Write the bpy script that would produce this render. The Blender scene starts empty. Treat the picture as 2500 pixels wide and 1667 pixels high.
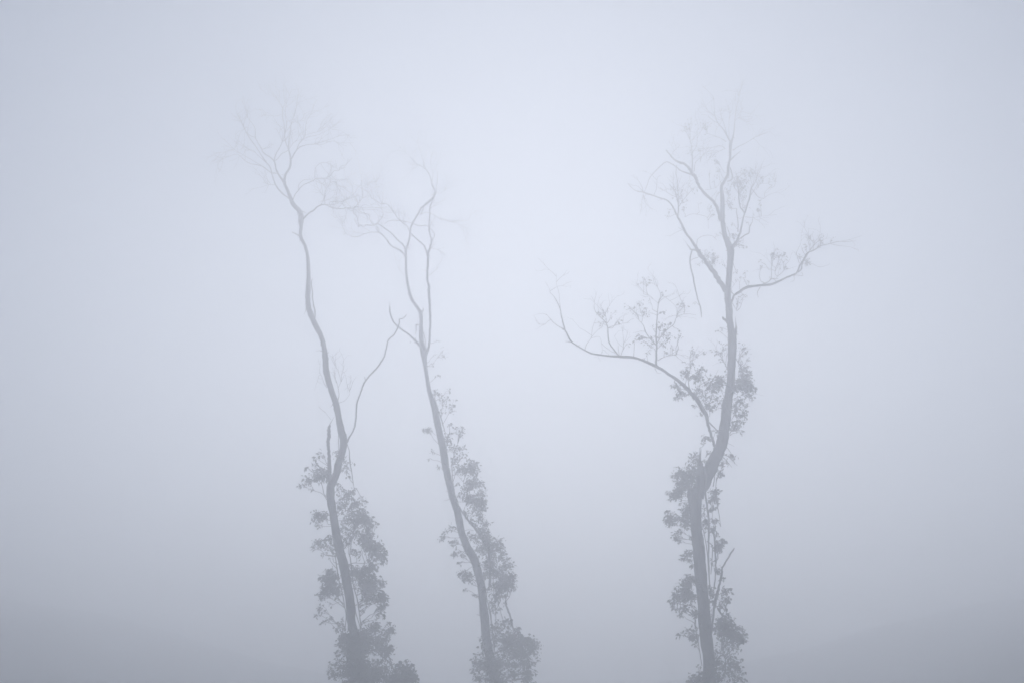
import bpy, math, random
from mathutils import Vector, noise
rnd = random.Random(11)
R = math.radians

# ---------------------------------------------------------------- scene, camera
sc = bpy.context.scene
COL = sc.collection
PITCH, LENS = 16.4, 60.0
CAM = Vector((0, 0, 1.6))
FPX = 2500 * LENS / 36.0
FWD = Vector((0, math.cos(R(PITCH)), math.sin(R(PITCH))))
UPV = Vector((0, -math.sin(R(PITCH)), math.cos(R(PITCH))))
cd = bpy.data.cameras.new('camera')
cam = bpy.data.objects.new('camera', cd)
COL.objects.link(cam)
cam.location = CAM
cam.rotation_euler = (R(90 + PITCH), 0, 0)
cd.lens = LENS
cd.clip_end = 5000
sc.camera = cam

def at(x, y, depth):
    """point on the view ray through photo pixel (x, y) at world distance y=depth; also metres per pixel there"""
    d = FWD + Vector((1, 0, 0)) * ((x - 1250) / FPX) + UPV * ((833.5 - y) / FPX)
    t = depth / d.y
    return CAM + d * t, t / FPX

# ---------------------------------------------------------------- materials
def new_mat(name):
    m = bpy.data.materials.new(name)
    m.use_nodes = True
    nt = m.node_tree
    return m, nt, nt.nodes['Principled BSDF']

def bark_mat(name, c0, c1, lichen):
    m, nt, p = new_mat(name)
    tc = nt.nodes.new('ShaderNodeTexCoord')
    mp = nt.nodes.new('ShaderNodeMapping'); mp.inputs['Scale'].default_value = (9, 9, 1.1)
    nt.links.new(tc.outputs['Object'], mp.inputs['Vector'])
    n1 = nt.nodes.new('ShaderNodeTexNoise'); n1.inputs['Scale'].default_value = 2.2; n1.inputs['Detail'].default_value = 7
    nt.links.new(mp.outputs['Vector'], n1.inputs['Vector'])
    r1 = nt.nodes.new('ShaderNodeValToRGB')
    r1.color_ramp.elements[0].position = .35; r1.color_ramp.elements[0].color = (*c0, 1)
    r1.color_ramp.elements[1].position = .68; r1.color_ramp.elements[1].color = (*c1, 1)
    nt.links.new(n1.outputs['Fac'], r1.inputs['Fac'])
    n2 = nt.nodes.new('ShaderNodeTexNoise'); n2.inputs['Scale'].default_value = 1.3; n2.inputs['Detail'].default_value = 5
    nt.links.new(tc.outputs['Object'], n2.inputs['Vector'])
    r2 = nt.nodes.new('ShaderNodeValToRGB')
    r2.color_ramp.elements[0].position = .52; r2.color_ramp.elements[0].color = (0, 0, 0, 1)
    r2.color_ramp.elements[1].position = .66; r2.color_ramp.elements[1].color = (1, 1, 1, 1)
    nt.links.new(n2.outputs['Fac'], r2.inputs['Fac'])
    mx = nt.nodes.new('ShaderNodeMix'); mx.data_type = 'RGBA'
    nt.links.new(r2.outputs['Color'], mx.inputs['Factor'])
    nt.links.new(r1.outputs['Color'], mx.inputs['A'])
    mx.inputs['B'].default_value = (*lichen, 1)
    nt.links.new(mx.outputs['Result'], p.inputs['Base Color'])
    b = nt.nodes.new('ShaderNodeBump'); b.inputs['Strength'].default_value = .7; b.inputs['Distance'].default_value = .03
    nt.links.new(n1.outputs['Fac'], b.inputs['Height'])
    nt.links.new(b.outputs['Normal'], p.inputs['Normal'])
    p.inputs['Roughness'].default_value = .9
    return m

def leaf_mat(name, c0, c1):
    m, nt, p = new_mat(name)
    g = nt.nodes.new('ShaderNodeTexCoord')
    n1 = nt.nodes.new('ShaderNodeTexNoise'); n1.inputs['Scale'].default_value = 2.5; n1.inputs['Detail'].default_value = 4
    nt.links.new(g.outputs['Object'], n1.inputs['Vector'])
    r1 = nt.nodes.new('ShaderNodeValToRGB')
    r1.color_ramp.elements[0].position = .38; r1.color_ramp.elements[0].color = (*c0, 1)
    r1.color_ramp.elements[1].position = .62; r1.color_ramp.elements[1].color = (*c1, 1)
    nt.links.new(n1.outputs['Fac'], r1.inputs['Fac'])
    nt.links.new(r1.outputs['Color'], p.inputs['Base Color'])
    p.inputs['Roughness'].default_value = .6
    return m

BARK = bark_mat('grey_bark', (.025, .024, .026), (.075, .07, .068), (.10, .105, .095))
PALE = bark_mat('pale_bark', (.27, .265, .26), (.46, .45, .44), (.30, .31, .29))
DEAD = bark_mat('bleached_dead_wood', (.17, .165, .16), (.30, .29, .28), (.2, .2, .19))
LEAF = leaf_mat('dark_leaf', (.022, .036, .022), (.048, .070, .040))
LEAF2 = leaf_mat('shrub_leaf', (.025, .045, .025), (.05, .08, .04))

# ---------------------------------------------------------------- the ground and the hill behind
def smooth(a, b, t):
    t = min(1, max(0, (t - a) / (b - a)))
    return t * t * (3 - 2 * t)

def ground_z(x, y):
    """a hollow: nearly level by the camera, side banks shaped to darken the lower corners of the view, a long slope behind the trees"""
    r = math.hypot(x, y)
    az = abs(math.degrees(math.atan2(x, y)))
    n = noise.noise(Vector((x * .03, y * .03, 1.7))) * .7 + noise.noise(Vector((x * .11, y * .11, 4.2))) * .2
    side = smooth(2, 22, az) if y > 0 else .2 * smooth(2, 22, 180 - az) + .3
    foot = 100 - 82 * side + 9 * noise.noise(Vector((x * .03, 7.7, 1.0)))    # foot of the slope: far ahead, drawn near at the sides to darken corners
    rim = 150 + 7 * noise.noise(Vector((x * .05, y * .03, 5.0)))             # the slope flattens out at the rim
    rise = 8.8 + .6 * noise.noise(Vector((x * .04 + 4.0, 2.0, 3.0))) + .12 * noise.noise(Vector((x * .25, y * .1, 2.0)))
    z = .2 * smooth(24, 60, r) + n * smooth(6, 26, r) * .6
    q = min(r, rim) - foot
    if q > 0:
        z += (1.4 + min(r, rim)) * math.tan(math.radians(rise * (1 - math.exp(-q / 38.0) * (1 + q / 38.0 * .35)))) * min(1, .3 + q / 14.0)
    return z

def heightfield(name, x0, x1, y0, y1, nx, ny, mat):
    vs, fs = [], []
    for j in range(ny + 1):
        y = y0 + (y1 - y0) * j / ny
        for i in range(nx + 1):
            x = x0 + (x1 - x0) * i / nx
            vs.append((x, y, ground_z(x, y)))
    w = nx + 1
    for j in range(ny):
        for i in range(nx):
            a = j * w + i
            fs.append((a, a + 1, a + w + 1, a + w))
    me = bpy.data.meshes.new(name); me.from_pydata(vs, [], fs)
    for p in me.polygons: p.use_smooth = True
    me.materials.append(mat)
    o = bpy.data.objects.new(name, me); COL.objects.link(o)
    return o

gm, nt, p = new_mat('rough_grass')
tc = nt.nodes.new('ShaderNodeTexCoord')
n1 = nt.nodes.new('ShaderNodeTexNoise'); n1.inputs['Scale'].default_value = .35; n1.inputs['Detail'].default_value = 10
n1.inputs['Roughness'].default_value = .7
nt.links.new(tc.outputs['Object'], n1.inputs['Vector'])
r1 = nt.nodes.new('ShaderNodeValToRGB')
r1.color_ramp.elements[0].position = .3; r1.color_ramp.elements[0].color = (.10, .105, .075, 1)
r1.color_ramp.elements[1].position = .75; r1.color_ramp.elements[1].color = (.17, .17, .12, 1)
nt.links.new(n1.outputs['Fac'], r1.inputs['Fac'])
nt.links.new(r1.outputs['Color'], p.inputs['Base Color'])
p.inputs['Roughness'].default_value = 1
p.inputs['Specular IOR Level'].default_value = .1
ground = heightfield('ground', -240, 240, -120, 330, 320, 300, gm)
ground['kind'] = 'structure'

# ---------------------------------------------------------------- mesh helpers
class MB:
    def __init__(self): self.v, self.f, self.woody = [], [], []
    def stem(self, pts, rad, sides):
        n0 = len(self.f)
        self.tube(pts, rad, sides, cap=False)
        self.woody += range(n0, len(self.f))
    def tube(self, pts, rad, sides=6, rough=0.0, seed=0.0, cap=True):
        n = len(pts)
        if n < 2: return
        base = len(self.v)
        tang = []
        for i in range(n):
            a = pts[max(i - 1, 0)]; b = pts[min(i + 1, n - 1)]
            t = (b - a)
            tang.append(t.normalized() if t.length > 1e-9 else Vector((0, 0, 1)))
        u = tang[0].cross(Vector((0, 1, 0)))
        if u.length < 1e-3: u = tang[0].cross(Vector((1, 0, 0)))
        u.normalize()
        s = 0.0
        for i in range(n):
            t = tang[i]
            u = (u - t * u.dot(t)); u.normalize()
            w = t.cross(u)
            if i: s += (pts[i] - pts[i - 1]).length
            for k in range(sides):
                a = 2 * math.pi * k / sides
                r = rad[i]
                if rough:
                    q = Vector((math.cos(a) * 1.6 + seed, math.sin(a) * 1.6, s * 1.3))
                    q2 = Vector((math.cos(a) * 4 + seed, math.sin(a) * 4, s * 3.7))
                    q3 = Vector((math.cos(a) * 9 + seed, math.sin(a) * 9, s * 6))
                    r *= 1 + rough * (noise.noise(q) * 1.3 + noise.noise(q2) * .9 + noise.noise(q3) * .7)
                self.v.append(pts[i] + u * (math.cos(a) * r) + w * (math.sin(a) * r))
        for i in range(n - 1):
            for k in range(sides):
                a = base + i * sides + k; b = base + i * sides + (k + 1) % sides
                self.f.append((a, b, b + sides, a + sides))
        if cap:
            self.f.append(tuple(base + k for k in reversed(range(sides))))
            e = base + (n - 1) * sides
            self.f.append(tuple(e + k for k in range(sides)))
    def leaf(self, p, d, side, ln, wd, fold):
        nrm = d.cross(side)
        b = len(self.v)
        m = p + d * (ln * .45)
        self.v += [p, m + side * (wd * .5) + nrm * fold, p + d * ln - nrm * (fold * .7), m - side * (wd * .5) + nrm * fold]
        self.f += [(b, b + 1, b + 2), (b, b + 2, b + 3)]
    def build(self, name, mat, parent=None, origin=Vector((0, 0, 0)), smooth=True, mat2=None):
        me = bpy.data.meshes.new(name)
        me.from_pydata([tuple(v - origin) for v in self.v], [], self.f)
        if smooth:
            me.polygons.foreach_set('use_smooth', [True] * len(me.polygons))
        me.materials.append(mat)
        if mat2:
            me.materials.append(mat2)
            for i in self.woody: me.polygons[i].material_index = 1
        o = bpy.data.objects.new(name, me); COL.objects.link(o)
        if parent is not None: o.parent = parent
        return o

def spline(pts, per=4):
    """Catmull-Rom through tuples"""
    if len(pts) < 3: 
        out = []
        for i in range(per + 1):
            t = i / per
            out.append(tuple(a + (b - a) * t for a, b in zip(pts[0], pts[-1])))
        return out
    P = [tuple(2 * a - b for a, b in zip(pts[0], pts[1]))] + list(pts) + [tuple(2 * a - b for a, b in zip(pts[-1], pts[-2]))]
    out = []
    for i in range(1, len(P) - 2):
        p0, p1, p2, p3 = P[i - 1], P[i], P[i + 1], P[i + 2]
        for k in range(per):
            t = k / per
            out.append(tuple(.5 * (2 * b + (c - a) * t + (2 * a - 5 * b + 4 * c - d) * t * t + (3 * b - a - 3 * c + d) * t ** 3)
                             for a, b, c, d in zip(p0, p1, p2, p3)))
    out.append(tuple(pts[-1]))
    return out

# measuring frames on the photograph: origin in photo pixels, 3.484 frame units to one photo pixel
ORG = dict(A=(500, 150), B=(500, 500), C=(600, 900), D=(700, 1217), E=(750, 300), F=(800, 650), G=(900, 950), H=(950, 1217),
           I=(1500, 200), J=(1650, 500), K=(1300, 600), L=(1500, 900), M=(1500, 1217))
SC = 3.484

def parse(line):
    """'name flags* A x,y,w x,y,w B x,y,w' -> name, flags, [(photo x, photo y, photo width)]"""
    org, out, flags = None, [], []
    toks = line.split()
    for t in toks[1:]:
        if t in ORG: org = ORG[t]
        elif ',' in t:
            x, y, w = map(float, t.split(','))
            out.append((org[0] + x / SC, org[1] + y / SC, w / SC))
        else: flags.append(t)
    return toks[0], flags, out

def sprig(mb, p, d, length, r, level, up):
    """a fine leafless twig that forks"""
    n = max(3, int(length / .12))
    pts, rad = [p.copy()], [r]
    d = d.normalized()
    kids = []
    for i in range(n):
        d = (d + Vector((rnd.gauss(0, .24), rnd.gauss(0, .24), rnd.gauss(0, .24) + up * .05))).normalized()
        pts.append(pts[-1] + d * (length / n)); rad.append(r * (1 - .65 * (i + 1) / n))
        if level > 0 and i > 0 and rnd.random() < .55: kids.append((pts[-1].copy(), d.copy(), i / n))
    mb.tube(pts, rad, 4, cap=False)
    for kp, kd, f in kids:
        ax = Vector((rnd.gauss(0, 1), rnd.gauss(0, 1), rnd.gauss(0, 1))).normalized()
        sprig(mb, kp, kd * .8 + ax * .65, length * rnd.uniform(.35, .65) * (1.1 - .5 * f), r * .68, level - 1, up)

class Tree:
    def __init__(self, name, label, depth, lean, bark, seed, base_dx=0.0):
        self.depth, self.lean, self.bark, self.seed = depth, lean, bark, seed
        self.nodes = []                     # (photo x, photo y, depth, owner, is trunk)
        self.name, self.label, self.base_dx = name, label, base_dx
        self.root = None; self.last = None
        self.todo = []
    def nearest(self, x, y, trunk_bias=1.0):
        best, bd = None, 1e18
        for nd in self.nodes:
            d = (nd[0] - x) ** 2 + (nd[1] - y) ** 2
            if d < bd: bd, best = d, nd
        return best, math.sqrt(bd)
    def limb(self, line):
        name, flags, pts = parse(line)
        mat = self.bark
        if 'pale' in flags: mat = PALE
        if 'dead' in flags: mat = DEAD
        sp = spline(pts, 5 if name == 'trunk' else 4)
        mb = MB()
        if name == 'trunk':
            ys = [p[1] for p in sp]; y0, y1 = max(ys), min(ys)
            dep = [self.depth + self.lean * ((y0 - p[1]) / (y0 - y1)) ** .95 for p in sp]
        else:
            nd, _ = self.nearest(pts[0][0], pts[0][1])
            d0 = nd[2]
            ln = sum(math.dist(a[:2], b[:2]) for a, b in zip(pts, pts[1:])) * .0125
            drift = rnd.choice((-1, 1)) * rnd.uniform(.2, .5) * ln
            for fl in flags:
                if fl.startswith('z'): drift = float(fl[1:])
            nn = len(sp); sd = rnd.random() * 100
            off0 = 0
            dep = [d0 + off0 + drift * (i / (nn - 1)) + noise.noise(Vector((sd, i * .25, 0))) * .12 * ln * (i / (nn - 1)) for i in range(nn)]
        P, Rr = [], []
        for (x, y, w), d in zip(sp, dep):
            jit = .35 * w if name != 'trunk' else .04 * w
            q, mpp = at(x + rnd.uniform(-1, 1) * jit * .5, y, d)
            P.append(q); Rr.append(max(w * (1.22 if name != 'trunk' and w < 3.2 else 1), .36) * .5 * mpp)
        thick = max(p[2] for p in pts)
        if name == 'trunk':
            b, mpp = P[0], None
            gx = b.x + self.base_dx
            gz = ground_z(gx, b.y)
            self.origin = Vector((gx, b.y, gz))
            r0 = Rr[0]
            ext = [(1.0, 1.75), (.88, 1.35), (.72, 1.16), (.5, 1.07), (.25, 1.02)]
            foot = Vector((gx, b.y, gz - .35))
            pre = [b.lerp(foot, t) for t, _ in ext]
            P = pre + P; Rr = [r0 * k for _, k in ext] + Rr
            self.root = bpy.data.objects.new(self.name, None); COL.objects.link(self.root)
            self.root.location = self.origin
            self.root['label'] = self.label; self.root['category'] = 'tree'
        sides = 18 if thick > 12 else 12 if thick > 6 else 8 if thick > 2.5 else 5
        mb.tube(P, Rr, sides, rough=.19 if thick > 6 else .15 if thick > 2.5 else 0, seed=self.seed + len(self.nodes) * .37)
        if 'broken' in flags:                       # a few splinters on a snapped end
            tip = P[-1]; d = (P[-1] - P[-3]).normalized()
            for k in range(5):
                o = Vector((rnd.uniform(-1, 1), rnd.uniform(-1, 1), 0)) * Rr[-3] * .8
                l = rnd.uniform(.08, .3)
                mb.tube([P[-3] + o, P[-3] + o + d * l * .6, P[-3] + o * .9 + d * l * 1.3], [Rr[-3] * .35, Rr[-3] * .22, .004], 5)
        if name == 'trunk':                          # short snags, knots and lifted bark
            for k in range(70):
                i = rnd.randrange(8, len(P) - 3)
                d = (P[i + 1] - P[i]).normalized()
                ax = Vector((rnd.gauss(0, 1), rnd.gauss(0, 1), rnd.gauss(0, 1)))
                ax = (ax - d * ax.dot(d)).normalized()
                q = P[i] + ax * Rr[i] * .8
                if k % 3 == 0:
                    l = rnd.uniform(.5, 1.4) * Rr[i]
                    mb.tube([q, q + (ax + d * rnd.uniform(-.3, .9)) * l * .6, q + (ax + d * rnd.uniform(-.2, 1.2)) * l], [.016, .011, .003], 5)
                elif k % 3 == 1:
                    l = rnd.uniform(1, 3.5) * Rr[i]
                    mb.tube([q - d * l * .5, q + ax * Rr[i] * .22, q + d * l * .5], [.004, Rr[i] * rnd.uniform(.12, .28), .004], 6)
                else:
                    l = rnd.uniform(1, 3.5) * Rr[i]
                    mb.tube([q, q + ax * .03 - d * l * .5, q + ax * rnd.uniform(.03, .12) - d * l], [.01, .01, .003], 4)
        # fine twigs
        tw = 0
        for fl in flags:
            if fl.startswith('t') and fl[1:].isdigit(): tw = int(fl[1:])
        if 'bare' not in flags and name != 'trunk' and not tw and pts[-1][2] * SC <= 2.5: tw = 7 if self.seed < 20 else 5
        for k in range(tw):
            f = 1 - rnd.random() ** 1.4 * .6
            i = min(len(P) - 2, max(1, int(f * (len(P) - 1))))
            d = (P[i + 1] - P[i - 1]).normalized()
            ax = Vector((rnd.gauss(0, 1), rnd.gauss(0, 1), rnd.gauss(0, 1)))
            ax = (ax - d * ax.dot(d)).normalized()
            sprig(mb, P[i], d * .75 + ax * .8 + Vector((0, 0, .12 if 'droop' not in flags else -.9)), rnd.uniform(.25, .75), max(.0065, min(Rr[i] * .7, .012)), 2,
                  .3 if 'droop' not in flags else -2)
        if name == 'trunk':
            o = mb.build('trunk', mat, self.root, self.origin); self.last = o; self.trunk = o
        elif name == 'side_branch':
            o = mb.build(name, mat, self.last, self.origin)
        else:
            o = mb.build(name, mat, self.root, self.origin); self.last = o
        own = self.last if name == 'side_branch' else o
        for (x, y, w), d in zip(sp, dep): self.nodes.append((x, y, d, own, name, w))
    def clumps(self, text):
        """'D  x,y,rx,ry,density ...' lines"""
        org = None
        for t in text.split():
            if t in ORG: org = ORG[t]; continue
            a = t.split(',')
            x, y = org[0] + float(a[0]) / SC, org[1] + float(a[1]) / SC
            rx, ry = float(a[2]) / SC, float(a[3]) / SC
            self.todo.append((x, y, rx, ry, a[4]))
    def clump(self, x, y, rx, ry, dens, lm):
        nd, dist = self.nearest(x, y)
        c_dep = nd[2] + rnd.uniform(-.35, .35)
        half = nd[5] * .5
        if nd[4] == 'trunk' and dist < half + .6 * rx and dens != 's' and y > 1180:
            c_dep = nd[2] - rnd.uniform(.25, .6)             # a clump that grows in front of the trunk
        c, mpp = at(x, y, c_dep)
        an, _ = self.nearest(x, y + rnd.uniform(.7, 2.4) * (ry + 4))
        anchor, _ = at(an[0], an[1], an[2])
        tm = lm
        Rx, Rz = rx * mpp, ry * mpp
        Ry = min(.5, (Rx + Rz) * .5)
        area = math.pi * rx * ry * SC * SC
        nsub = max(2, int(area / 420 * {'s': .30, 'm': .5, 'd': .92}[dens]))
        lps = {'s': 5, 'm': 7, 'd': 10}[dens]
        if y < 900: lps = lps * .5                            # the leaves thin out up the tree
        lps = int(lps)
        # leafy stems from the branch into the clump
        hub = c.lerp(anchor, .35) if dist > 6 else c
        if dist > 4:
            gap = (hub - anchor).length
            mid = anchor.lerp(hub, .5) + Vector((rnd.gauss(0, .1), rnd.gauss(0, .1), rnd.gauss(-.03, .12))) * gap
            tm.stem([anchor, mid, hub], [.010, .008, .006], 4)
        for s in range(nsub):
            while True:
                q = Vector((rnd.uniform(-1, 1), rnd.uniform(-1, 1), rnd.uniform(-1, 1)))
                if q.length < 1: break
            q = q * rnd.uniform(.75, 1.22)
            sc_ = c + Vector((q.x * Rx, q.y * Ry, q.z * Rz))
            m2 = hub.lerp(sc_, .5) + Vector((rnd.gauss(0, .02), rnd.gauss(0, .02), rnd.uniform(0, .05)))
            tm.stem([hub, m2, sc_], [.006, .005, .004], 3)         # the shoot this tuft hangs on
            spread = min(.085, .5 * max(Rx, Rz))
            outw = (sc_ - anchor)
            outw = outw.normalized() if outw.length > 1e-4 else Vector((1, 0, 0))
            for k in range(rnd.randint(max(1, lps - 3), lps + 4)):
                p = sc_ + Vector((rnd.gauss(0, spread), rnd.gauss(0, spread), rnd.gauss(0, spread) * .9)) * .62
                d = Vector((rnd.gauss(0, .55), rnd.gauss(0, .55), rnd.gauss(-.55, .45))) + outw * .4
                d.normalize()
                sd = d.cross(Vector((rnd.gauss(0, 1), rnd.gauss(0, 1), rnd.gauss(0, .4))))
                if sd.length < 1e-3: continue
                sd.normalize()
                ln = (.85 if y < 900 else 1) * rnd.choice((rnd.uniform(.035, .07), rnd.uniform(.06, .1), rnd.uniform(.08, .135)))
                lm.leaf(p, d, sd, ln, ln * rnd.uniform(.3, .62), ln * rnd.uniform(.02, .16))
    def finish(self):
        """every leaf clump that hangs together is one mesh, under the branch it grows on (or the tree itself along the trunk)"""
        groups = {}
        for c in self.todo:
            nd, _ = self.nearest(c[0], c[1])
            on_stem = nd[4] in ('trunk', 'vine', 'stub', 'stem', 'broken_stub', 'aerial_root')
            key = (None, int(c[1] / 80)) if on_stem else (nd[3], 0)
            groups.setdefault(key, []).append(c)
        for (own, _), cl in groups.items():
            par = list(range(len(cl)))
            def find(i):
                while par[i] != i: i = par[i]
                return i
            for i, p in enumerate(cl):
                for j in range(i):
                    q = cl[j]
                    if abs(p[0] - q[0]) < .75 * (p[2] + q[2]) and abs(p[1] - q[1]) < .75 * (p[3] + q[3]):
                        par[find(i)] = find(j)
            sets = {}
            for i in range(len(cl)): sets.setdefault(find(i), []).append(cl[i])
            for members in sets.values():
                mb = MB()
                for c in members: self.clump(*c, mb)
                mb.build('leaf_clump', LEAF, own if own else self.root, self.origin, smooth=False, mat2=BARK)

# ---------------------------------------------------------------- the left tree
T1 = Tree('bare_tree', 'crooked dark tree with a bare spreading crown and a snapped stub beside its trunk', 43.0, 8.5, BARK, 3.0, .25)
for ln in '''
trunk D 655,1568,92 605,1300,82 562,1100,76 538,900,76 510,700,76 482,550,76 443,400,78 415,250,70 390,100,68 C 720,1104,68 722,1010,66 744,950,62 770,900,58 792,800,60 824,700,54 834,610,62 808,500,56 788,400,51 768,300,53 736,200,51 705,100,53 682,0,51 B 1024,1300,50 1010,1200,42 990,1120,40 927,1000,43 888,900,47 875,830,43 880,700,36 883,550,33 873,430,28 852,350,29 815,270,29 820,170,30 826,100,30 810,60,36 755,0,34 A 735,1180,32 705,1100,27 676,1030,24 690,960,18 725,900,16 728,820,14 712,750,11 688,690,8 678,620,8 675,540,7 663,480,7 662,410,6 685,350,5 672,290,4 672,230,3 668,190,2
stub A 806,1270,9 804,1320,11 800,1365,11 812,1410,12
stub bare A 802,1484,12 770,1466,8 740,1452,4
broken_stub broken z-0.5 C 716,960,50 710,890,34 712,840,32 712,760,28 703,680,24 700,620,26 710,560,29 706,520,28 714,480,16
stub bare B 935,985,9 936,900,9 920,830,8 915,740,8 906,660,8 918,632,3
stub bare B 998,1246,9 978,1238,4 948,1242,2
branch A 672,1030,20 635,975,16 612,935,14 600,885,11 588,850,10 560,820,8 500,780,8 478,735,7 432,655,6 428,580,5 410,540,4 372,490,4 355,440,3 320,340,2
side_branch A 588,850,7 605,790,6 640,730,6 665,670,6 680,620,5 695,560,3 700,500,2
side_branch A 586,856,6 620,830,5 650,790,5 690,770,5 715,750,4 750,700,4 790,660,3 800,620,2
side_branch A 612,955,8 560,945,8 495,897,7 445,882,6 390,872,5 340,845,5 300,805,4 262,793,4 180,820,3 90,858,2
side_branch A 495,897,5 400,840,4 330,800,4 270,765,3 240,740,3 160,660,2
side_branch A 432,650,5 380,630,4 345,590,4 310,520,3 285,440,2
branch A 724,1172,14 665,1130,11 620,1080,10 597,1040,9 575,975,9 565,930,8 552,895,8 515,850,7 480,800,6 440,735,6 385,660,6 345,590,5 325,540,4 290,480,3 268,440,2
side_branch A 570,960,6 560,910,5 520,860,5 450,800,4 420,765,4 370,745,3 320,705,2
side_branch A 597,1050,4 550,1048,3 490,1030,2
side_branch A 245,745,3 180,770,2 80,780,2
branch A 732,835,11 760,790,9 785,745,8 800,705,7 830,670,6 855,625,5 855,580,4 870,500,4 905,445,3 930,370,2
side_branch A 785,750,7 820,725,6 880,710,5 940,705,5 1020,680,4 1080,660,3 1150,635,3 1230,625,2
side_branch A 940,705,4 990,710,3 1080,680,3 1150,695,2 1260,695,2
side_branch A 830,670,4 880,645,4 950,630,3 1010,605,3 1080,565,2 1095,540,2
side_branch A 860,625,3 920,610,3 985,590,2 985,530,2
branch A 712,740,9 720,650,7 728,590,6 738,520,5 765,450,5 780,380,4 790,300,3 800,230,2
side_branch A 740,520,4 790,515,3 830,490,3 850,440,2
branch A 680,620,6 695,550,5 690,490,4 685,420,4 690,380,3 720,290,3 745,230,2
side_branch A 662,390,3 635,350,3 605,310,2
side_branch A 660,450,4 600,468,3 500,455,2
branch A 745,1195,9 765,1140,7 795,1100,6 835,1055,6 925,1015,6 945,998,5 1025,995,5 1065,975,5 1100,935,4 1140,930,4 1150,900,3 1180,880,2
side_branch A 795,1100,4 800,1050,4 840,1012,4 880,1005,4 925,1005,3
side_branch A 935,1000,4 940,920,4 965,880,3 1010,862,3 1060,870,3 1100,910,2
side_branch A 935,1015,3 990,1040,3 1040,1060,2
branch A 835,1345,15 890,1290,12 925,1270,10 970,1230,9 1025,1220,8 1080,1245,7 1170,1255,6 1195,1245,6 1245,1250,5 1300,1240,4 1350,1250,2
side_branch A 1022,1220,5 1022,1120,4 1050,1060,4 1085,1025,3 1130,1030,2
side_branch A 980,1230,4 1010,1180,3 1020,1130,2
side_branch A 1080,1245,4 1060,1200,3 1120,1195,3 1190,1200,2
branch bare z1.2 C 862,625,18 880,585,15 905,545,14 930,480,14 940,380,14 945,300,13 970,220,12 1000,140,11 1020,100,11 1060,50,10 1105,5,10 B 1500,1335,10 1530,1280,10 1545,1220,9 1562,1150,9 1610,1105,9 1640,1050,9 1655,1000,8 1655,975,7 1690,965,6 1715,935,4
side_branch bare C 1018,102,6 1014,80,5 1010,65,3
branch t3 C 780,292,7 793,220,5 785,160,4 770,100,3 750,60,2
side_branch t2 C 786,160,3 810,110,3 840,50,2
side_branch t3 C 790,290,4 840,270,3 880,220,2 885,170,2
branch t2 C 690,160,5 665,120,4 650,70,3 625,30,2
aerial_root bare z-0.3 C 862,640,5 880,700,6 885,790,8 900,870,7 910,950,6 920,1010,3
aerial_root bare C 790,480,4 788,600,5 792,700,6 780,800,6
branch t1 C 725,430,3 700,400,2 670,360,2
branch bare C 700,1105,7 665,1060,6 650,990,5 620,940,4
branch bare C 695,1120,5 650,1060,4 580,1035,3 520,1010,2
vine bare D 410,490,7 425,570,8 440,680,8 470,790,8 490,900,8 505,1010,7 495,1110,6
vine bare D 535,480,8 548,560,8 560,700,7 600,860,8 615,960,8 625,1040,8 632,1110,7
vine bare D 575,880,6 590,980,7 620,1080,6 640,1200,6
branch bare D 520,560,7 570,545,6 640,548,5 690,545,4
vine bare D 700,1240,7 800,1330,8 880,1400,9 930,1500,9
'''.strip().splitlines(): T1.limb(ln)
T1.clumps('''
C 640,900,62,62,d 545,960,60,50,m 480,985,32,32,s 650,720,50,40,s 600,830,40,30,s 700,870,40,35,m 770,730,40,35,m 840,780,70,35,m 830,860,45,40,m 560,1030,30,22,s 520,830,22,18,s
C 860,1075,80,70,m 920,1040,35,35,m 800,1000,40,50,s 930,1160,40,40,m 1000,1110,28,30,s 800,1160,50,45,m 870,920,32,30,s 590,760,24,16,s
D 300,145,60,38,d 245,170,30,40,m 260,225,30,12,s 590,40,70,60,m 470,60,45,60,m 600,150,100,60,d 690,200,50,60,d 500,210,50,50,m 735,260,36,55,m 560,280,90,60,m
D 660,330,70,60,d 520,350,50,60,m 720,400,80,55,d 770,430,60,60,d 800,510,45,50,d 710,560,45,40,d 760,570,30,30,m 590,460,60,40,m 270,385,48,28,d 235,410,16,30,s 350,340,45,45,m 370,430,50,55,m 340,490,32,40,s 310,470,16,16,s
D 380,600,40,36,m 370,680,72,60,d 310,690,30,40,m 310,800,40,58,d 390,770,65,65,d 420,840,30,40,s 600,640,70,50,d 660,630,80,45,d 680,720,110,80,d 790,690,35,50,m 830,740,24,40,m 730,820,90,60,d 810,850,32,60,d 800,930,36,40,d 770,990,30,22,m 820,1000,14,16,m 640,940,22,34,m 700,900,50,30,s 610,900,20,20,s
D 500,1190,50,50,d 560,1230,60,60,d 600,1330,70,60,d 640,1440,70,60,d 660,1530,60,50,d 560,1110,40,30,m 520,600,40,40,m 545,690,40,40,m
D 290,930,36,40,m 265,990,18,20,s 350,1010,40,32,m 340,900,32,26,s 305,1045,10,12,s 470,1045,34,28,m 430,1100,28,32,m 640,1045,20,20,s 480,1130,32,30,m
D 540,1180,80,55,d 660,1150,70,50,d 740,1090,60,45,d 850,1070,20,26,m 870,1130,42,46,d 860,1190,50,30,m 600,1260,130,70,d 740,1210,100,60,d 830,1260,70,60,d 880,1240,24,30,m 470,1290,40,60,m 450,1240,20,20,s 500,1200,40,40,m 890,1390,20,36,m 860,1320,46,50,m
D 380,1430,36,50,m 430,1420,46,50,m 380,1520,24,30,s 460,1500,60,50,m 600,1400,100,90,d 540,1440,60,80,d 780,1390,80,50,m 720,1310,30,24,s 650,1500,130,70,d 770,1490,90,60,d 840,1440,50,50,m 860,1530,60,40,d 560,1540,120,40,d
A 1000,1,3,3,s
'''.replace('A 1000,1,3,3,s', ''))
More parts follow.
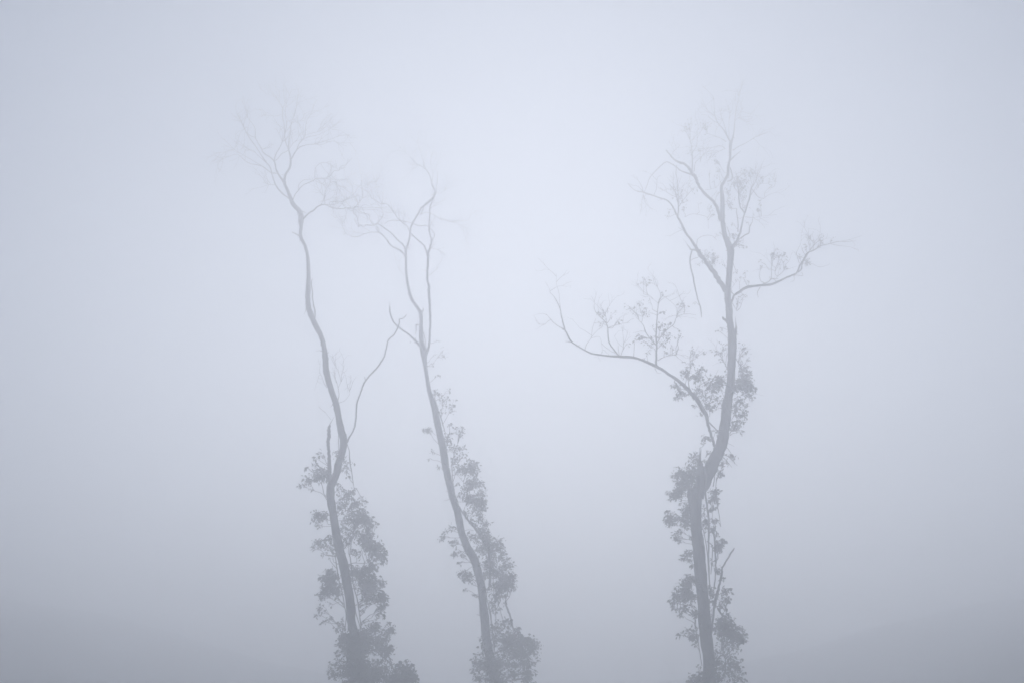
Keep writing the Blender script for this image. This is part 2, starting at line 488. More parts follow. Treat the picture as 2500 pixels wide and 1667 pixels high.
T1.finish()

# ---------------------------------------------------------------- the middle tree
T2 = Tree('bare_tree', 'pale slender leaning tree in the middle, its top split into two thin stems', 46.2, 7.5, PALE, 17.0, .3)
for ln in '''
trunk H 905,1568,74 870,1400,74 830,1200,74 810,1000,70 793,850,60 775,700,61 752,600,66 718,500,70 668,420,66 620,300,56 600,200,57 575,100,57 543,0,57 G 710,900,57 666,700,55 643,550,57 610,400,55 588,300,54 555,150,46 513,0,37 F 837,900,33 824,810,37 818,740,50 808,690,44 800,640,39 795,560,36 795,480,31 795,425,31 785,385,29 755,340,28 715,280,26 690,200,24 672,100,22 665,0,20 E 840,1150,20 838,1090,20 847,1065,18 860,1030,18 875,960,17 880,900,16 905,840,17 935,790,15 960,745,14 975,720,13 1020,690,14 1060,650,14 1085,600,14 1085,570,12 1060,530,12 1055,490,10 1040,440,9 1015,400,7 990,360,6 1000,300,4 1020,230,3 1022,160,2
stub bare F 800,400,14 809,380,11 812,356,7
stem F 828,770,24 845,725,22 856,690,20 865,620,19 868,540,18 872,450,20 868,350,21 862,260,24 862,180,24 848,110,20 850,50,20 E 1026,1219,21 1030,1120,20 1045,1060,16 1055,1000,14 1040,930,11 1035,880,9 1042,800,8 1045,720,7 1060,680,6 1085,620,6 1095,590,5 1110,450,3 1100,400,2
side_branch E 1025,1135,14 1005,1070,11 985,1035,12 940,1000,9 895,955,8 868,920,7 850,880,6 810,850,6 770,810,6 745,770,6 700,715,6 675,690,5 630,690,5 580,660,5 545,635,4 520,590,4 475,570,2
side_branch bare E 1062,1000,7 1085,955,6 1060,915,6 1030,885,6 1005,873,6 950,878,6 905,860,6 855,845,5 790,835,5 710,832,5 650,865,3
side_branch E 520,590,3 515,540,2 530,490,2
side_branch E 525,590,3 580,545,2 580,490,2
branch E 835,1135,11 800,1090,10 760,1070,9 710,1045,9 680,1000,9 650,965,8 610,935,8 540,933,7 490,945,6 440,965,5 400,972,5 360,958,4 325,938,4 300,880,3 240,810,2 200,780,2
side_branch t3 E 325,938,4 305,955,3 305,870,2 300,800,2
side_branch bare E 605,935,7 612,910,6 590,880,6
branch E 838,1088,13 820,1045,11 770,1000,10 715,940,9 650,890,9 600,860,8 560,875,8 500,870,8 480,885,8 450,870,8 440,880,7 425,800,6 400,770,6 370,720,6 340,685,5 300,610,4 265,560,4 240,500,3 240,440,2
side_branch bare E 440,888,6 405,830,5 415,790,4 410,720,3
side_branch E 560,870,7 535,830,6 525,785,6 470,765,6 435,735,6 430,690,5 415,640,5 390,600,4 385,540,3 350,490,2
side_branch t4 E 600,855,7 640,800,6 645,770,5 635,720,5 640,680,4 645,600,3 600,580,2
side_branch t3 E 435,735,5 500,740,4 560,740,4 630,745,3
side_branch t3 E 430,730,4 540,720,4 640,725,4 680,715,3
side_branch E 435,700,5 465,640,4 465,560,4 460,460,3 445,390,2
side_branch t4 E 300,620,4 260,630,3 230,660,2
side_branch t4 E 390,600,4 340,580,3 300,530,3 290,490,2
side_branch t4 E 350,690,4 280,670,3 200,680,2
side_branch t5 E 460,560,4 500,575,3 530,610,3 545,650,2
side_branch t4 E 560,740,3 600,790,3 605,840,2
side_branch t3 E 640,760,3 720,765,3 820,760,2
branch E 960,780,6 985,772,6 1020,765,5 1080,785,5 1135,825,4 1160,820,4 1210,840,4 1280,835,3 1365,830,3 1390,790,2 1440,745,2
side_branch E 1210,840,3 1290,860,2 1370,910,2
branch E 1090,595,6 1130,600,4 1180,570,3 1230,540,2
branch E 1015,400,6 960,365,5 920,345,4 880,295,3 840,260,2 800,210,2
side_branch E 990,370,4 940,370,3 890,350,2
branch E 1080,570,5 1065,500,4 1070,430,3 1050,350,2 1055,240,2
branch E 1000,380,5 990,330,4 960,240,3 930,150,2
branch bare E 1045,670,6 1020,675,5 985,710,5 960,722,4
branch bare E 965,780,8 985,740,8 1000,700,7 1060,640,6
branch t2 E 830,1300,4 800,1270,3 775,1240,2
branch broken z-1.5 F 785,675,20 745,630,16 690,580,14 640,545,13 600,515,13 560,470,13 540,425,13 528,390,12 528,355,6
stub bare F 780,500,11 765,498,9 752,502,8 752,550,6 745,578,3
aerial_root bare F 815,560,7 828,620,6 838,700,6
stem z0.3 H 850,760,20 860,600,24 842,430,26 G 1000,1300,24 930,1210,22 880,1150,19 830,1090,16 780,1015,13 755,965,10 738,920,10
vine bare G 560,110,8 590,180,8 620,260,9 640,330,7 660,375,5 720,382,3
vine bare F 905,1060,6 912,1120,6 940,1220,8
vine bare G 705,640,7 712,740,6 722,830,7 735,900,6
vine bare G 600,470,5 612,560,5 622,640,4
vine bare H 985,880,10 1010,950,17 1030,1000,14 1050,1080,10 1062,1150,9
vine bare H 885,650,7 890,800,6 905,950,6 910,1130,7
vine bare H 800,640,6 830,840,8 860,960,12 880,1150,14 895,1320,12
vine bare H 930,900,5 960,1000,5 970,1040,4
branch bare H 640,270,5 680,262,4 720,270,4
branch bare H 815,800,6 860,790,5 890,775,4
branch bare H 840,940,6 870,900,5 900,860,4
branch bare G 750,955,5 790,955,4 810,950,3
branch bare G 705,735,6 750,725,5 790,770,5 820,800,4
'''.strip().splitlines(): T2.limb(ln)
T2.clumps('''
F 905,760,36,34,s 985,745,40,50,m 900,820,30,16,s 945,635,18,14,m 720,645,30,18,s 940,935,24,18,m 930,1065,26,40,m 985,1140,48,45,m 1060,1195,28,55,m 985,1240,30,22,s 850,1395,40,34,m 1035,1060,25,22,s
G 785,370,42,60,m 690,420,46,50,m 730,490,65,42,m 760,580,48,55,m 835,555,34,22,m 815,500,30,24,s 870,630,50,38,d 840,690,60,40,d 890,690,36,40,d 745,690,50,30,m 690,300,12,16,s 510,355,30,24,s 525,530,26,22,s 510,590,12,16,s 600,665,20,28,s 720,640,36,36,m
G 890,800,70,45,d 960,810,22,40,m 850,840,40,40,d 970,880,30,50,d 770,885,32,26,m 800,905,45,30,m 880,930,70,48,d 940,950,45,50,d 830,960,30,30,m 890,1020,55,45,m 960,1040,35,55,d 930,1100,60,34,m 1000,1140,40,26,m 850,1050,30,40,s 870,1120,30,26,m 760,790,20,26,s 920,740,24,30,m
H 470,335,40,32,m 480,260,24,30,s 550,245,45,30,m 555,365,24,38,d 580,450,42,36,m 545,478,20,12,s 630,500,28,40,m 605,540,14,14,s 600,620,44,20,m 660,650,50,42,d 640,690,30,24,m 710,700,24,20,m 650,770,20,18,s 735,820,14,18,s 700,310,40,30,m 700,350,26,26,m 790,280,60,36,d 840,300,30,26,m 770,350,55,40,m
H 830,350,52,50,d 830,430,60,50,d 770,430,32,40,m 935,380,40,50,d 900,420,34,50,m 950,470,28,45,d 880,530,55,50,d 810,560,40,50,m 870,610,52,44,d 960,580,24,24,s 1010,540,40,40,d 985,590,26,36,m 960,660,60,50,d 1030,680,40,60,d 940,740,60,56,d 1000,740,48,50,d 1060,750,18,32,m 950,810,55,40,d 820,660,36,26,s 840,770,32,26,m 840,620,30,30,m
H 920,860,55,46,m 900,910,36,50,m 945,930,16,18,m 990,890,22,26,m 870,850,30,40,s 870,930,36,26,s 930,1050,50,32,m 1000,1045,50,28,m 1050,1050,24,18,s 890,1110,46,60,m 960,1110,50,40,m 1085,1120,24,32,d 1010,1170,100,48,d 1060,1230,100,60,d 1120,1180,40,36,d 1190,1215,60,45,d 1170,1280,80,50,d 1250,1290,36,60,m 1270,1350,18,34,m 1000,1270,90,60,m 920,1240,30,60,m
H 860,1290,40,50,m 880,1400,50,50,d 900,1480,50,50,d 905,1550,50,40,d 880,1200,26,60,m
H 785,1190,16,50,m 790,1280,32,40,m 740,1330,10,14,s 810,1340,40,34,m 720,1390,30,34,m 770,1420,50,50,d 720,1470,28,34,m 770,1520,46,36,d 860,1480,40,60,d 840,1400,40,60,m 950,1380,70,60,d 1100,1310,90,50,d 1160,1390,50,60,d 1180,1460,36,50,d 1040,1400,50,50,m 1000,1470,80,50,m 950,1530,70,36,d 1070,1500,60,50,m 1150,1530,50,36,d 1240,1390,26,20,s
''')
T2.finish()

# ---------------------------------------------------------------- the right tree
T3 = Tree('vine_clad_tree', 'thickest tree with a long curved limb reaching left and small leaves in its crown', 42.6, 8.5, BARK, 41.0, .15)
for ln in '''
trunk M 808,1568,110 795,1300,102 768,1000,104 745,750,102 722,500,97 705,300,92 695,150,98 L 690,1104,106 722,1040,108 770,960,112 808,880,108 840,800,106 872,740,98 905,660,94 925,600,90 935,520,86 945,430,87 952,350,86 966,250,79 985,150,74 990,50,66 J 470,1394,64 475,1300,66 480,1200,72 478,1120,74 468,1050,58 455,960,52 450,860,52 440,760,50 448,680,48 455,560,50 460,470,54 463,400,58 455,360,54 440,320,48 415,250,42 400,150,40 398,50,38 I 921,1045,40 915,960,34 912,890,27 940,840,24 965,790,24 968,720,22 980,675,18 985,630,20 985,580,22 990,520,26 1005,480,14 1018,420,10 1025,330,7 1035,240,5 1060,130,4 1080,60,3 1085,20,2
broken_stub broken z-0.3 L 712,1100,92 724,1020,80 732,930,70 733,850,62 726,795,40 729,725,5
stub bare z-0.2 L 680,1170,70 655,1110,48 640,1060,34 632,1005,14
stub broken z-0.1 J 498,1220,30 505,1120,26 510,1055,22 513,1025,8
stub bare J 450,1010,24 425,985,20 405,968,20 398,955,8
branch J 470,385,46 490,350,34 515,320,24 540,260,18 560,180,16 580,90,14 I 1105,1130,14 1130,1050,13 1155,960,11 1165,905,8 1190,870,5 1215,810,4 1240,750,3 1260,690,2
side_branch I 1165,905,6 1190,940,6 1230,985,5 1280,990,4 1275,950,3 1310,910,3 1360,890,3 1370,820,2
side_branch I 1105,1115,10 1070,1060,9 1060,990,9 1055,930,9 1048,880,8 1042,810,4 1030,760,2
side_branch I 1052,1280,8 1050,1180,7 1038,1110,6 1040,1080,5 1000,1080,4 970,1060,3
side_branch bare I 1070,1335,10 1110,1305,9 1145,1285,8 1150,1235,7 1175,1190,4
side_branch t3 I 1110,1150,4 1180,1155,3 1250,1145,2 1380,1130,2
side_branch I 1205,920,4 1230,880,3 1260,860,2
branch bare I 965,1350,7 985,1320,6 970,1270,5 955,1230,4
branch bare z0.8 I 908,1180,30 880,1090,26 850,1030,25 800,980,23 745,920,23 705,860,25 690,810,27 660,775,29 640,740,24 600,700,20 560,690,18 520,670,14 480,630,11 440,580,9
side_branch bare I 655,790,13 600,770,9 560,755,8 520,720,7 470,690,6 440,683,6 400,710,5 340,770,5 300,820,4 275,890,4 250,945,3
side_branch t6 I 660,765,10 665,680,8 660,610,7 655,550,5 640,480,4 630,440,3 615,380,2
side_branch t4 I 678,765,6 690,690,4 740,640,3 800,590,2
side_branch I 660,610,5 700,540,4 705,430,3 720,390,2
side_branch I 485,640,3 500,600,2 560,540,2
side_branch bare I 530,710,5 525,780,5 535,850,5 540,920,4
side_branch t1 I 770,920,3 820,915,2 870,900,2
branch t2 z1.0 J 420,735,42 370,650,38 320,570,37 260,490,35 210,430,35 180,380,28 130,300,19 80,230,19 40,150,17 I 540,1150,17 510,1090,12 480,1040,10 440,1005,9 390,990,8 330,968,8 245,940,7 190,930,6 150,905,5 120,870,5 110,865,2
side_branch bare I 245,940,4 200,890,3 150,880,3 125,865,2
side_branch broken J 205,395,34 165,385,18 130,382,12 115,365,6
side_branch bare z-0.5 J 140,390,8 122,440,13 125,520,13 145,600,11 160,690,10 185,800,8 210,880,9 220,960,4
side_branch bare J 190,450,6 150,460,5 130,475,4
side_branch I 540,1150,10 545,1060,9 530,980,8 515,930,7 490,900,6 465,870,2
side_branch t4 I 545,1060,6 545,960,6 540,900,4 575,790,2
side_branch t3 I 550,1060,5 600,990,4 650,930,3 690,890,2
side_branch droop t6 I 330,968,4 280,960,3 250,950,3 235,1000,2
side_branch t2 I 335,970,4 360,900,3 365,820,3 400,795,2
side_branch bare I 700,1395,5 710,1340,4 760,1310,4 830,1310,3 870,1350,2
side_branch bare I 600,1150,4 660,1125,3 740,1135,3 790,1160,2 800,1250,2
side_branch t2 I 640,1320,7 590,1270,5 545,1240,3
branch I 985,510,10 930,410,8 880,350,7 855,290,5 850,230,3 845,130,2
side_branch I 860,300,4 800,250,3 740,180,2
branch I 965,480,6 930,350,4 905,280,3 910,220,2
branch I 975,480,4 975,330,3 990,250,2
branch t4 I 950,510,6 900,480,4 820,450,4 780,440,3
branch I 945,570,5 900,545,4 830,560,3 700,575,2
branch I 940,570,4 870,600,3 780,615,2
branch I 1005,585,7 1060,550,5 1130,515,4 1200,470,3 1310,430,2
branch I 1030,330,4 1060,305,3 1180,295,2
branch I 1040,300,3 1100,220,2
branch I 1060,130,3 1040,70,2
branch bare I 985,670,9 1010,645,8 1030,625,6 1075,590,3
branch bare I 960,850,12 1000,830,12 1002,790,10 985,730,8
branch t2 z-0.8 J 466,840,20 485,800,17 500,770,17 540,745,20 590,710,22 640,695,22 720,688,22 800,680,20 860,660,18 930,625,15 990,600,13 1030,578,12 1055,520,11 1090,460,10 1120,410,9 1180,385,8 1230,350,7 1300,335,6 1380,315,5 1450,315,4 1530,310,2
side_branch J 1040,575,12 1068,548,11 1075,500,8 1110,440,7 1140,390,6 1190,330,5 1230,290,3 1240,240,2
side_branch t1 J 1300,330,4 1390,350,3 1480,360,2 1550,390,2
side_branch t1 J 1390,315,3 1470,300,2 1580,265,2
side_branch t2 J 740,678,10 790,655,8 815,630,7 870,630,4
side_branch bare J 760,670,8 725,652,5 718,640,3
side_branch t3 J 812,640,5 815,560,4 815,460,4 800,420,2
side_branch t3 J 870,612,4 845,590,4 850,540,4 870,490,3
side_branch t2 J 870,605,4 920,560,4 930,500,3
side_branch bare J 960,612,5 1020,600,4 1080,605,4 1070,575,3
side_branch bare J 1075,500,5 1150,500,3 1220,530,3 1290,515,2 1310,500,2
side_branch bare J 718,700,6 695,745,5 700,790,3
side_branch t2 J 1050,500,6 1030,430,4 1020,400,2
side_branch t2 J 1140,390,4 1130,300,3 1130,200,2
branch bare J 455,730,6 490,760,5 520,770,4
branch bare J 470,820,5 500,870,4 518,905,2
branch bare J 480,470,5 495,520,4 510,560,3
branch t2 z-1.6 L 858,690,26 848,640,23 832,590,22 810,520,24 790,440,28 775,390,34 740,320,36 690,250,38 650,205,34 600,150,32 540,100,28 470,50,24 K 1097,1050,24 1040,1020,24 980,990,22 900,960,20 820,945,22 740,942,20 640,935,15 560,925,14 500,915,13 430,880,12 380,850,12 330,815,11 300,760,10 275,710,9 245,600,7 240,550,6 215,490,5 180,430,3 150,400,3 145,370,2 110,310,2
side_branch t2 K 275,712,7 230,690,6 180,655,5 150,620,4 115,580,2
side_branch t2 K 240,560,4 230,470,3 225,400,3 205,330,2 203,240,2
side_branch bare K 322,820,8 300,815,6 280,815,3
side_branch bare K 270,715,6 255,712,4 248,708,3
side_branch bare K 400,862,5 380,850,4 405,845,3
side_branch t4 K 738,940,14 690,880,9 655,830,9 645,780,8 640,700,7 620,650,6 570,600,5 530,550,3 525,480,2 500,430,2
side_branch t3 K 445,885,5 465,830,4 500,780,3 510,700,3 540,620,2
side_branch t3 K 500,785,3 570,775,2 590,850,2 595,910,2
side_branch t4 K 635,660,4 620,590,3 600,540,2
side_branch t3 K 750,935,5 770,880,3 775,850,2
side_branch bare K 738,935,5 730,870,3 728,850,3
side_branch t4 K 1050,1015,19 1052,950,16 1055,860,14 1052,780,13 1055,700,9 1060,620,7 1068,520,6 1075,470,5 1090,420,4 1060,350,3 1020,320,2
side_branch t3 K 1045,840,8 1000,790,7 960,730,6 945,680,5 905,630,4 900,590,3
side_branch t3 K 1060,830,8 1100,760,6 1150,710,6 1200,670,5 1220,620,4 1245,560,4 1300,510,3
side_branch bare K 1225,615,4 1260,590,3 1320,580,3 1390,590,2
side_branch t3 K 1065,975,6 1120,945,4 1180,930,3 1220,930,2
side_branch t2 K 1070,490,3 1030,460,2 980,420,2
side_branch t2 K 1095,415,3 1150,455,3 1220,520,2 1230,590,2
side_branch t4 K 1335,1255,10 1330,1180,6 1325,1120,5 1340,1050,5 1340,980,4 1345,890,2
side_branch t3 K 1400,1300,6 1400,1210,5 1480,1150,4 1570,1110,3
side_branch bare K 1040,1040,5 1065,1080,3 1100,1078,2
branch bare L 900,560,12 870,520,9 830,480,10 792,440,12
branch t2 K 1655,1040,6 1635,1000,5 1610,950,4 1560,910,3
branch t2 J 505,1300,7 530,1340,7 555,1380,6 570,1440,6 590,1500,5
aerial_root bare L 950,630,4 985,640,3 1018,658,2
aerial_root bare L 945,655,5 970,685,4 995,720,3
aerial_root bare L 930,715,5 985,760,4 1045,822,3
aerial_root bare L 915,740,5 960,790,4 1000,836,3
aerial_root bare L 930,730,5 980,745,4 1030,746,3
aerial_root bare L 1010,515,6 985,540,6 985,566,4
aerial_root bare L 870,940,6 862,1010,5 875,1150,6 890,1240,5 905,1340,3
aerial_root bare L 862,1100,5 840,1180,4 830,1300,3
aerial_root bare L 840,1000,8 850,940,7 857,880,5
vine dead bare z-0.3 L 772,850,9 786,930,12 775,1040,15 783,1130,18 795,1210,18 800,1290,16 815,1360,14 M 845,300,15 860,450,15 862,560,13 858,660,12 845,770,10
vine bare M 770,170,14 800,240,18 800,400,15 803,550,12 808,700,9 815,780,7
vine bare M 745,230,6 770,330,6 790,470,6 800,620,5
vine bare M 785,360,6 830,400,7 830,520,6 820,640,6
branch bare z-0.8 M 820,1200,12 832,1090,14 845,960,18 858,870,26 880,790,20 895,720,17 910,660,21 918,590,14 945,540,13 985,470,13 1020,420,8
aerial_root bare M 690,1030,6 692,1100,6 705,1180,6 730,1330,6 745,1420,5
branch bare M 745,1470,12 715,1500,9 690,1530,6 670,1568,4
branch bare M 705,960,6 650,910,5 590,900,5 540,890,3
branch bare M 700,930,5 640,900,4 570,930,4 520,950,3
vine bare M 880,930,16 910,980,14 960,1010,10 1020,1050,6
vine bare M 870,1300,7 935,1330,8 945,1400,7 945,1480,6
'''.strip().splitlines(): T3.limb(ln)
T3.clumps('''
I 640,370,65,45,m 760,385,65,45,m 600,400,24,40,s 645,590,40,60,s 730,590,30,18,m 870,690,40,35,m 830,635,20,14,m 800,770,24,14,s 850,850,24,18,s 885,790,20,35,s 880,740,24,20,s
I 1110,770,50,45,m 1060,860,60,48,d 1010,860,36,36,m 1100,910,50,36,m 1150,800,28,40,m 1270,800,45,34,s 1310,850,30,30,s 1130,840,40,40,m 970,930,46,52,m 980,1035,42,48,m 870,960,28,30,s 860,940,24,24,s 570,970,52,56,m 530,890,22,30,s 650,910,60,36,s 620,1020,30,24,s 585,1085,32,30,m 445,1155,25,22,m 450,1090,28,26,s 720,1025,18,14,m 820,1080,40,46,m 825,1140,16,16,m 880,1180,24,26,m
I 1095,970,48,40,m 1105,1035,40,40,s 1235,1020,36,22,m 1180,1125,26,18,m 1225,1085,10,16,m 1135,1190,18,16,m 880,1285,32,20,m 1000,1310,36,34,d 1060,1360,50,45,m 1100,1405,28,16,m 1040,1400,40,24,m 1010,1210,14,10,s 1180,780,40,40,s 1340,800,34,26,s
J 260,415,50,45,m 320,460,45,42,d 215,490,34,34,m 290,480,40,36,m 400,500,28,30,m 520,575,22,16,m 530,630,36,22,m 500,650,20,26,m 620,650,26,16,m 585,578,14,10,m 530,800,46,50,s 590,780,20,24,m 560,740,20,20,s 540,840,20,26,s
J 880,430,60,36,m 910,470,38,26,m 820,410,28,24,m 740,490,26,22,m 715,525,20,10,m 880,500,40,30,s 930,545,12,18,m 1060,435,45,36,m 1110,490,36,34,d 1180,300,56,40,m 1240,320,28,24,d 1150,270,36,30,m 1210,350,40,30,s 1110,340,34,28,s 1320,290,30,30,s 1250,250,34,26,s 840,630,30,10,m 400,1050,20,30,m 360,1080,14,14,s
J 410,1205,40,36,m 335,1245,48,30,m 430,1250,20,40,m 390,1260,30,20,m 580,1215,50,36,m 570,1265,48,30,m 545,1240,26,40,s 620,1310,20,16,m 575,1395,50,28,d 625,1430,24,28,m 590,1500,50,55,d 640,1545,34,30,d 540,1480,30,60,m 530,1550,30,40,m 540,1320,26,36,s 380,1310,20,20,s
J 150,1225,30,20,m 220,1265,40,22,s 165,1280,14,20,m 120,1380,56,40,m 90,1440,50,40,m 200,1460,56,50,m 240,1385,24,18,m 360,1490,50,42,d 290,1520,60,30,m 430,1440,24,40,s 30,1110,20,26,m
K 930,290,50,24,m 960,320,50,34,m 1110,410,22,18,d 910,475,42,24,m 820,525,52,36,m 950,570,38,54,m 870,560,30,30,s 990,470,24,24,s 1290,500,50,34,m 1385,480,24,26,m 1110,570,24,24,m 1080,690,40,32,d 1020,700,26,20,m 1130,730,34,32,d 1170,770,56,32,m 1235,770,30,24,m 1165,650,22,24,m 930,785,40,34,d 985,850,42,40,m 1110,830,44,46,m 1120,900,34,28,m 1190,860,20,26,m 980,900,24,26,m 1240,715,16,12,m 870,790,14,30,s 1020,780,30,30,m 1080,780,20,60,m 1000,570,20,20,s
K 590,660,36,24,m 680,590,40,34,s 740,640,14,22,s 790,850,30,34,s 580,590,45,30,s 640,540,36,30,s
K 1365,880,24,22,m 1385,920,28,22,m 1430,1045,40,32,m 1300,1045,24,32,m 1410,1110,40,36,m 1350,1110,30,30,m 1220,1195,22,40,d 1260,1255,36,32,d 1222,1290,14,22,m 1290,1275,20,24,m 1560,1150,50,48,m 1620,1130,30,40,m 1520,1200,56,30,d 1410,1250,40,34,d 1460,1290,46,40,m 1540,1270,44,40,m 1380,1360,24,24,m 1440,1405,22,36,m 1520,1380,50,40,m 1600,1330,34,46,m 1480,1360,36,30,m 1580,1210,40,40,s
L 1100,60,40,60,m 1095,130,46,60,m 1045,150,36,60,d 1140,190,34,50,d 1150,30,30,30,m 1160,110,24,36,m 1095,280,52,44,m 1125,310,24,30,m 1040,310,36,44,d 1060,370,66,34,m 1100,380,32,40,m 1110,445,26,28,m 1040,500,60,36,m 1060,460,44,28,m 1010,480,30,36,m 1070,530,24,14,m 860,540,28,30,m 785,600,34,28,d 760,630,10,12,s 800,714,34,9,d
L 680,745,50,40,m 640,780,34,26,m 690,790,36,32,m 770,780,26,24,m 640,870,56,46,d 560,890,52,40,d 510,930,24,30,m 600,930,70,46,d 670,930,40,46,d 530,980,40,30,m 600,1000,60,40,d 550,1050,60,50,d 490,1070,40,30,d 520,1110,34,26,m 570,1140,34,22,m 650,980,50,40,m
L 470,1230,40,30,m 470,1280,46,44,d 510,1250,46,36,m 470,1330,22,20,m 570,1260,50,46,m 620,1200,36,50,d 610,1300,46,44,d 630,1250,34,40,d 520,1420,44,32,m 560,1390,34,26,m 550,1460,30,26,m 510,1430,24,20,m 640,1420,26,30,m 620,1350,30,20,s
L 980,750,50,18,m 1000,775,30,16,m 930,810,36,40,m 900,870,36,46,m 915,900,20,26,m 860,1050,34,34,d 855,1100,40,46,d 830,1110,30,36,m 840,1190,22,30,d 845,1300,34,30,m 870,1290,18,14,m 850,1370,34,34,m 870,1400,26,18,m 920,1450,20,20,m 905,1470,24,16,s 885,1520,28,44,d 640,1540,40,34,m 780,1330,50,60,m 760,1210,24,60,m
M 620,480,40,50,m 630,530,34,26,m 600,520,20,36,s 662,570,10,14,m 890,415,28,44,d 905,355,22,20,m 920,345,10,20,s 835,540,24,40,m 900,600,38,30,m 910,668,24,22,m 870,620,20,20,s
M 640,700,62,46,d 680,690,36,40,d 600,750,58,40,d 520,810,36,34,d 510,870,36,34,m 560,850,50,40,m 640,800,60,48,d 590,820,50,50,d 490,900,20,18,m 600,930,70,36,m 680,970,34,36,d 690,1010,22,24,m 570,995,16,18,m 540,950,40,26,s 660,890,40,40,s
M 950,790,32,30,d 970,860,32,34,m 920,850,40,46,m 950,910,40,24,m 960,980,26,24,m 900,900,30,50,s 825,790,36,40,d 830,860,30,36,m 825,970,20,36,m 815,1040,20,22,m
M 640,1120,50,34,m 565,1150,24,36,m 660,1170,44,34,d 590,1135,40,14,s 695,1240,16,18,m 680,1100,22,26,m
M 910,1040,56,36,d 960,1060,60,46,d 910,1110,60,66,d 990,1120,56,62,d 1070,1105,30,28,d 1080,1180,34,36,d 1030,1180,50,55,d 940,1180,60,30,m 910,1240,56,40,m 1040,1250,30,40,m 1070,1290,26,30,m 880,1310,36,40,m 980,1260,40,60,s 970,1340,50,40,m 1050,1380,36,20,m 890,1400,50,24,d 920,1440,70,36,m 1000,1400,50,28,d 1060,1450,50,40,m 990,1470,50,36,m 1010,1520,80,36,m 920,1510,50,44,m 880,1540,30,40,m 1085,1540,32,30,m
M 800,1400,40,34,m 830,1450,40,40,d 800,1500,50,40,m 830,1550,50,34,d 760,1540,40,34,m 770,760,36,30,m 740,1080,24,40,s
M 715,1410,18,28,s 740,1470,20,16,m 700,1520,54,34,d 660,1550,36,24,d 730,1550,40,24,d 840,1400,30,26,d
''')
T3.finish()

# ---------------------------------------------------------------- the shrub beside the left tree
def shrub(name, label, depth, clumps, base):
    root = bpy.data.objects.new(name, None); COL.objects.link(root)
    c0, mpp = at(base[0], base[1], depth)
    gz = ground_z(c0.x, c0.y)
    org = Vector((c0.x, c0.y, gz)); root.location = org
    root['label'] = label; root['category'] = 'shrub'
    lm, tm = MB(), MB()
    foot = org - Vector((0, 0, .1))
    for (x, y, rx, ry) in clumps:
        d = depth + rnd.uniform(-.3, .3)
        c, mpp = at(x, y, d)
        m = foot.lerp(c, .5) + Vector((rnd.uniform(-.1, .1), rnd.uniform(-.1, .1), .1))
        tm.tube([Vector(t) for t in spline([tuple(foot), tuple(m), tuple(c)], 4)], [.03, .029, .027, .024, .021, .018, .015, .012, .009], 6)
        Rx, Rz = rx * mpp, ry * mpp
        for s in range(int(math.pi * rx * ry / 40)):
            while True:
                q = Vector((rnd.uniform(-1, 1), rnd.uniform(-1, 1), rnd.uniform(-1, 1)))
                if q.length < 1: break
            sc_ = c + Vector((q.x * Rx, q.y * .35, q.z * Rz))
            if s % 3 == 0: tm.tube([c, c.lerp(sc_, .5) + Vector((0, 0, .03)), sc_], [.007, .005, .003], 3, cap=False)
            for k in range(9):
                p = sc_ + Vector((rnd.gauss(0, .06), rnd.gauss(0, .06), rnd.gauss(0, .055)))
                dd = Vector((rnd.gauss(0, .6), rnd.gauss(0, .6), rnd.gauss(-.1, .6))).normalized()
                sd = dd.cross(Vector((rnd.gauss(0, 1), rnd.gauss(0, 1), rnd.gauss(0, 1))))
                if sd.length < 1e-3: continue
                l = rnd.uniform(.06, .12)
                lm.leaf(p, dd, sd.normalized(), l, l * .55, l * .06)
    lm.build('foliage', LEAF2, root, org, smooth=False)
    tm.build('stem', BARK, root, org)
def dpx(x, y, rx, ry): return (700 + x / SC, 1217 + y / SC, rx / SC, ry / SC)
shrub('leafy_shrub', 'low dark bush close beside the foot of the crooked dark tree', 42.6,
      [dpx(985, 1425, 36, 40), dpx(1040, 1440, 28, 34), dpx(960, 1490, 60, 50), dpx(1030, 1500, 60, 55), dpx(1075, 1530, 30, 44),
       dpx(1000, 1560, 100, 50), dpx(920, 1540, 40, 50), dpx(1000, 1640, 110, 60)], (985, 1700))

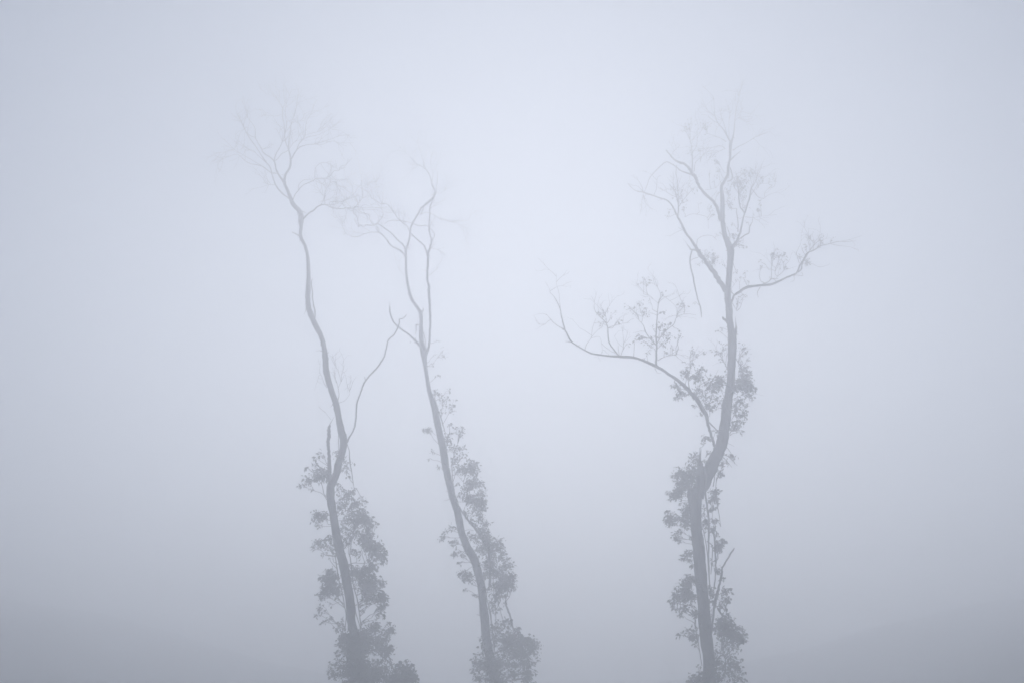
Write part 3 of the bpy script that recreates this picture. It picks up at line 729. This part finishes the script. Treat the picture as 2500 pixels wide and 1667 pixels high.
# ---------------------------------------------------------------- air, light
hm = bpy.data.materials.new('mist'); hm.use_nodes = True
nt = hm.node_tree; nt.nodes.clear()
out = nt.nodes.new('ShaderNodeOutputMaterial')
pv = nt.nodes.new('ShaderNodeVolumePrincipled')
pv.inputs['Color'].default_value = (.92, .947, 1.0, 1)
pv.inputs['Density'].default_value = .0285
pv.inputs['Density Attribute'].default_value = ''
pv.inputs['Anisotropy'].default_value = .64
nt.links.new(pv.outputs['Volume'], out.inputs['Volume'])
zmin = min(v.co.z for v in ground.data.vertices) - 1.0
bx = MB()
X0, X1, Y0, Y1, Z0, Z1 = -245, 245, -125, 335, zmin, 26.5
bx.v = [Vector(v) for v in ((X0, Y0, Z0), (X1, Y0, Z0), (X1, Y1, Z0), (X0, Y1, Z0), (X0, Y0, Z1), (X1, Y0, Z1), (X1, Y1, Z1), (X0, Y1, Z1))]
bx.f = [(3, 2, 1, 0), (4, 5, 6, 7), (0, 1, 5, 4), (1, 2, 6, 5), (2, 3, 7, 6), (3, 0, 4, 7)]
hz = bx.build('haze', hm, smooth=False)
hz['kind'] = 'stuff'

SUN_EL, SUN_AZ = 18.5, 1.0            # in front of the camera, a little right of the middle
w = bpy.data.worlds.new('World'); sc.world = w
w.use_nodes = True
nt = w.node_tree
sky = nt.nodes.new('ShaderNodeTexSky')
sky.sky_type = 'NISHITA'; sky.sun_disc = False
sky.sun_elevation = R(SUN_EL); sky.sun_rotation = R(SUN_AZ)
sky.altitude = 1200
sky.dust_density = .6; sky.ozone_density = 3.6
nt.links.new(sky.outputs['Color'], nt.nodes['Background'].inputs['Color'])
nt.nodes['Background'].inputs['Strength'].default_value = .05
sl = bpy.data.lights.new('sun', 'SUN'); sl.energy = 2.8; sl.angle = R(22); sl.color = (1, .98, .965)
so = bpy.data.objects.new('sun', sl); COL.objects.link(so)
sd = Vector((math.sin(R(SUN_AZ)) * math.cos(R(SUN_EL)), math.cos(R(SUN_AZ)) * math.cos(R(SUN_EL)), math.sin(R(SUN_EL))))
so.rotation_euler = sd.to_track_quat('Z', 'Y').to_euler()
so.location = sd * 60

sc.view_settings.view_transform = 'Standard'
sc.view_settings.look = 'None'
sc.view_settings.exposure = -0.16
sc.view_settings.gamma = 1
sc.render.engine = 'CYCLES'
cy = sc.cycles
cy.max_bounces = 24; cy.volume_bounces = 24; cy.diffuse_bounces = 2; cy.glossy_bounces = 1; cy.transmission_bounces = 0
cy.use_adaptive_sampling = True; cy.adaptive_threshold = .01
cy.use_denoising = True; cy.denoiser = 'OPENIMAGEDENOISE'
cy.denoising_input_passes = 'RGB_ALBEDO_NORMAL'; cy.denoising_prefilter = 'ACCURATE'
cy.caustics_reflective = cy.caustics_refractive = False
sc.render.filter_size = 1.5
